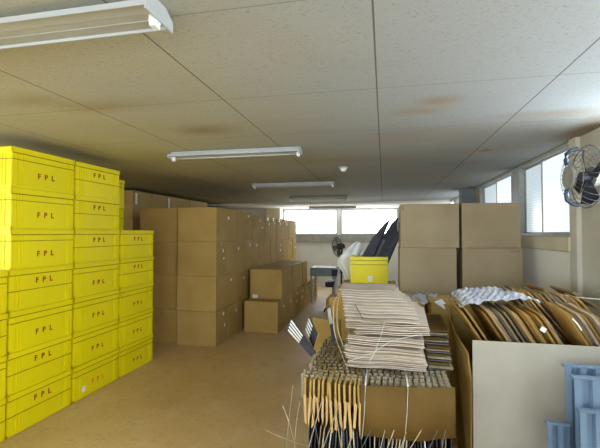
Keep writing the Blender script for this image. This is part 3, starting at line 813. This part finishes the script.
# printed dark plates leaning at the back left of the bundle
def printed(poly, Y, Y2, label):
    pts = [PY(px, py, Y if k < 2 else Y2) for k, (px, py) in enumerate(poly)]
    c = pts[0].copy(); q = [p_-c for p_ in pts]
    t = empty('printed_plate', c, label, 'plate', 'black and white printed plates')
    nrm = (q[1]-q[0]).cross(q[3]-q[0]).normalized()
    if nrm.y > 0: nrm = -nrm
    link('plate_body', MB().prism(q, -nrm*.008).mesh('plate_body'), M['dark'], t)
    mb = MB()
    def at(u_, v_): return (q[0].lerp(q[1], u_)).lerp(q[3].lerp(q[2], u_), v_)
    for k in range(4):
        u0 = .06+k*.24
        mb.prism([at(u0, .03)+nrm*.001, at(u0+.14, .03)+nrm*.001, at(u0+.14, .5)+nrm*.001, at(u0, .5)+nrm*.001], nrm*.0012)
    link('white_print', mb.mesh('white_print'), M['sticker'], t, label='white printed stripes')
printed([(287,330),(291,317),(316,352),(311,356)], 3.0, 2.95, 'leftmost black plate with white printed stripes, leaning outward by the bundle')
printed([(305,329),(309,316),(317,333),(313,347)], 3.05, 3.0, 'second black plate with white printed stripes, upright behind the leftmost')
printed([(327,308),(330,305),(336,340),(332,341)], 3.2, 3.15, 'small striped plate next to the left back corner of the pale pile')
# brown board flap standing behind the bundle
mb = MB().prism([PY(313,317,3.35), PY(330,320,3.35), PY(339,322,3.35), PY(341,352,3.35)*1-Vector((0,0,ZatY(341,352,3.35))), PY(312,352,3.35)-Vector((0,0,ZatY(312,352,3.35)))], (0,.008,0))
o = link('loose_board', mb.mesh('loose_board'), M['kraft'], None); tag(o, 'brown board standing behind the left end of the divider bundle', 'board')
mb = MB().prism([PY(329,297,3.5), PY(341,297,3.5), PY(342,330,3.5)-Vector((0,0,ZatY(342,330,3.5))), PY(335,330,3.5)-Vector((0,0,ZatY(335,330,3.5)))], (0,.008,0))
o = link('loose_board', mb.mesh('loose_board'), M['kraft_gold'], None); tag(o, 'narrow tan board at the left back corner of the pile', 'board')

# ------------------------------------------------------------------ large open carton, foreground right
OX0, OX1, OY0, OY1, OZ = .525, 1.50, 2.62, 3.34, .945
oc = empty('open_carton', ((OX0+OX1)/2, OY0, 0), 'large open carton in the foreground, packed with flattened boxes', 'carton')
ox = (OX0+OX1)/2
link('front_wall', MB().box(OX0-ox, OX1-ox, 0, .008, 0, OZ, bev=.002).mesh('front_wall'), M['kraft_grey'], oc, label='pale wide front side')
link('right_wall', MB().box(OX1-ox-.008, OX1-ox, .01, OY1-OY0, 0, OZ).mesh('right_wall'), M['kraft'], oc)
link('back_wall', MB().box(OX0-ox, OX1-ox-.01, OY1-OY0-.008, OY1-OY0, 0, OZ).mesh('back_wall'), M['kraft'], oc)
link('bottom', MB().box(OX0-ox, OX1-ox-.01, .01, OY1-OY0-.01, 0, .008).mesh('bottom'), M['kraft'], oc)
lw = []
for (px, py, Y) in ((469.5,379,2.66),(466,352,2.72),(453,331,3.02),(449,318,3.22),(447.5,304,3.34)):
    lw.append(PY(px, py, Y)-Vector((ox, OY0, 0)))
lw += [Vector((XatY(454,3.3)-ox-.0, OY1-OY0, 0)), Vector((OX0-ox-.012, .03, 0))]
link('left_wall', MB().prism(lw, (.008, 0, 0)).mesh('left_wall'), M['kraft_gold'], oc, label='torn golden brown left side, top edge sloping')
# flattened boxes, standing on edge and leaning left
GF = 'flattened cartons packed in the open carton'
fm_ = [M['kraft_gold'], M['tooth'], M['kraft_pale'], M['kraft_pale'], M['board_grey'], M['board_grey']]
def flat_box(xt, y0, zt, lean, L_, H_, rise, yaw, mat, label, group=GF, th=.007, cut=0.04):
    """double-walled flattened carton. (xt,y0,zt): front top corner."""
    mb = MB()
    up = Vector((-math.sin(lean), 0, math.cos(lean)))
    w_ = Vector((math.sin(yaw), math.cos(yaw), rise)).normalized()
    nr = up.cross(w_).normalized()
    for k in range(2):
        o_ = nr*(k*(th*.5+.003))
        A = Vector((0,0,0))+o_
        pts = [A-up*H_, A-up*cut, A+w_*cut*.7, A+w_*L_, A+w_*L_-up*H_]
        mb.prism(pts, nr*th*.45)
    o = link('flattened_carton', mb.mesh('flattened_carton'), mat, None, (xt, y0, zt))
    tag(o, label, 'flattened carton', group); return o
PXS = [462,466,484,488,492,496,500,505,509,513,517,521,525,529,533,537,541,545,568,572,576,580,585,589,594,598]
n = len(PXS)
for i in range(n):
    px = PXS[i]; py = lerp(310, 318, i/(n-1))+R.uniform(-1.8, 1.8)
    Y = 2.70+.06*(i % 3)/2
    p = PY(px, py, Y); ln = math.radians(lerp(33, 29, i/n))
    if i in (2, 18, 19): m_ = M['kraft_gold']; 
    else: m_ = R.choice(fm_)
    H_ = (p.z-.03)/math.cos(ln)
    H_ = min(H_, .55)
    pos = 'left part' if i < 8 else ('middle' if i < 18 else 'right part')
    flat_box(p.x, Y, p.z, ln, (R.uniform(.30, .34) if i >= 8 else R.uniform(.40, .5)), H_, (.04 if i < 18 else .09), -.04, m_, 'flattened carton on edge in the %s of the front row in the open carton' % pos)
# a second, taller row behind
n = 14
for i in range(n):
    px = lerp(508, 578, i/(n-1)); py = lerp(289, 299, i/(n-1))+R.uniform(-1.5, 1.5)
    Y = 3.07+.01*(i % 3)
    p = PY(px, py, Y); ln = math.radians(38)
    flat_box(p.x, Y, p.z, ln, R.uniform(.2, .24), .45, .03, -.02, R.choice(fm_[:4]), 'long flattened carton leaning in the back row of the open carton', th=.008)
# bright big one at right, with white strap
q = PY(545, 289, 3.3)
flat_box(q.x, 3.3, q.z, .95, .40, .22, .0, -.05, M['kraft_gold'], 'bright golden flattened carton lying over the right back of the open carton', th=.012)
q = PY(575, 292, 3.25)
flat_box(q.x, 3.25, q.z, .95, .40, .18, .0, -.05, M['kraft_pale'], 'pale strapped flattened carton at the far right of the open carton', th=.012)
strap_px('carton_strap', [(556,294,3.24),(575,297,3.2),(600,299,3.15)], 'white strap over the flattened cartons at the right', .004, 'strap')
q = PY(542, 329, 2.68)
o = link('paper_tag', MB().box(-.016, .016, -.001, .001, -.014, .014).mesh('paper_tag'), M['sticker'], None, q); o.rotation_euler = (0,.5,0); tag(o, 'small white paper tag stuck between the flattened cartons', 'tag')
strap_px('cut_strap', [(571,318,2.72),(577,325,2.70),(580,330,2.69)], 'short white strap end between flattened cartons at the right', .004, 'strap')
# plastic film heap
mb = MB(); nx, ny = 60, 34; g_ = []
rr2 = random.Random(3); ph = [rr2.uniform(0, 6) for _ in range(12)]
for j in range(ny+1):
    g_.append([])
    for i in range(nx+1):
        u_, v_ = i/nx, j/ny
        pxl, pxr = lerp(459, 449, v_), lerp(540, 500, v_)
        Y = lerp(2.82, 3.34, v_); px = lerp(pxl, pxr, u_)
        py = lerp(lerp(306, 300, u_), lerp(291, 288.5, u_), v_)
        p = PY(px, py, Y)
        z = .005*math.sin(u_*17+ph[0]+v_*9+2*math.sin(v_*6))+.005*math.sin(u_*33+v_*21+ph[1])+.005*math.sin(v_*27+u_*11+ph[2])+.004*math.sin(u_*57-v_*33+ph[3])+rr2.uniform(-.0025,.0025)
        e = min(u_, 1-u_)*8; p.z += z+.020-(0 if e > 1 else (1-e)*.03)
        if j == ny: p.z -= .03
        g_[-1].append(mb.bm.verts.new(p))
for j in range(ny):
    for i in range(nx): mb.bm.faces.new((g_[j][i], g_[j][i+1], g_[j+1][i+1], g_[j+1][i]))
o = link('plastic_film', mb.mesh('plastic_film', True), M['film']); tag(o, 'crumpled translucent plastic film heaped on the flattened cartons', 'plastic film')
md = o.modifiers.new('s', 'SOLIDIFY'); md.thickness = .003
# white flap and loose stuff between pile and open carton
mb = MB().prism([PY(434,302,3.40), PY(441,299.5,3.44), PY(447,306,3.46), PY(444,309,3.42)], (0,.0,.006))
o = link('paper_flap', mb.mesh('paper_flap'), M['sticker']); tag(o, 'white bent paper flap left of the plastic film', 'paper')
mb = MB(); g_ = []
for j in range(6):
    g_.append([])
    for i in range(9):
        p = PY(lerp(409, 437, i/8), lerp(303, 293, j/5)+1.5*math.sin(i*1.9+j*1.3), 3.6+j*.07); g_[-1].append(mb.bm.verts.new(p))
for j in range(5):
    for i in range(8): mb.bm.faces.new((g_[j][i], g_[j][i+1], g_[j+1][i+1], g_[j+1][i]))
o = link('plastic_wrap', mb.mesh('plastic_wrap', True), M['film']); tag(o, 'small crumpled plastic wrap behind the right end of the pale pile', 'plastic wrap')
md = o.modifiers.new('s', 'SOLIDIFY'); md.thickness = .004
carton(XatY(402, 3.62), .33, 3.6, 4.1, 0, .52, 'brown carton on the floor behind the pale pile', None, 'kraft')
carton(XatY(402, 3.62), .33, 3.6, 4.1, .52, ZatY(415, 301, 3.6), 'brown carton under the small plastic wrap behind the pale pile', None, 'kraft')
# scraps right of the far yellow crate
o = link('paper_scrap', MB().box(0,.05,0,.09,0,.035, bev=.008).mesh('scrap'), M['kraft_gold'], None, (XatY(391,5.0), 4.95, .982)); tag(o, 'tan scrap of board right of the far yellow crate', 'scrap')

# ------------------------------------------------------------------ pale blue corrugated plastic sheets, foreground bottom right
def fluted(pxl, pxr, pyt, Y, h, n, th, label, yaw=0.0, lean=0.05):
    A = PY(pxl, pyt, Y); Bx = XatY(pxr, Y)
    w = Bx-A.x; mb = MB(); prof = []
    for k in range(n):
        a = k/n; s = 1/n
        prof += [(a, 0), (a+s*.42, 0), (a+s*.5, .028), (a+s*.92, .028)]
    prof.append((1.0, 0))
    f = [(p_[0]*w, p_[1]) for p_ in prof]
    va = [[mb.bm.verts.new((x, y+d, z)) for x, y in f] for d, z in ((0,0), (0,-h), (th,0), (th,-h))]
    for i in range(len(f)-1):
        mb.bm.faces.new((va[0][i], va[0][i+1], va[1][i+1], va[1][i])); mb.bm.faces.new((va[2][i], va[3][i], va[3][i+1], va[2][i+1]))
        mb.bm.faces.new((va[0][i], va[2][i], va[2][i+1], va[0][i+1])); mb.bm.faces.new((va[1][i], va[1][i+1], va[3][i+1], va[3][i]))
    for i in (0, len(f)-1): mb.bm.faces.new((va[0][i], va[1][i], va[3][i], va[2][i]))
    t = empty('blue_sheet', (A.x, Y, A.z), label, 'plastic sheet', 'pale blue fluted plastic sheets', yaw)
    t.rotation_euler = (-lean, 0, yaw)
    link('fluted_panel', mb.mesh('fluted'), M['blueplastic'], t)
    link('edge_strip', MB().box(-.006, w+.006, -.004, .028+th+.004, -.008, .004, bev=.0015).mesh('edge'), M['blueplastic'], t, label='flat sealed top edge')
    return t
fluted(563, 640, 364.5, 2.42, ZatY(563,364.5,2.42)-.002, 5, .004, 'tallest pale blue fluted plastic sheet leaning on the open carton', -.03, .03)
fluted(572, 645, 376, 2.30, ZatY(572,376,2.30)-.002, 4, .004, 'middle pale blue fluted plastic sheet, in front of the tallest', -.03, .03)
fluted(577, 640, 409, 2.20, ZatY(577,409,2.20)-.002, 4, .004, 'front pale blue fluted plastic sheet at the right edge', -.03, .03)
fluted(545, 566, 421, 2.36, ZatY(545,421,2.36)-.002, 2, .004, 'short pale blue fluted sheet at the left of the blue group', -.03, .03)

# ------------------------------------------------------------------ world, camera, colour
w = bpy.data.worlds.new('world'); scn.world = w; w.use_nodes = True
w.node_tree.nodes['Background'].inputs[0].default_value = (.8, .88, 1, 1); w.node_tree.nodes['Background'].inputs[1].default_value = 1.0
cam = bpy.data.cameras.new('camera'); co = bpy.data.objects.new('camera', cam); COL.objects.link(co)
cam.sensor_width = 36; cam.lens = 36*F/600; cam.clip_start = .05
co.location = (0, 0, HC); co.rotation_euler = (PI/2+PITCH, 0, YAW)
scn.camera = co
scn.view_settings.view_transform = 'Standard'; scn.view_settings.look = 'None'; scn.view_settings.gamma = 1
scn.view_settings.use_curve_mapping = False
scn.view_settings.exposure = 0.35
try:
    scn.cycles.max_bounces = 12; scn.cycles.diffuse_bounces = 8
except Exception: pass
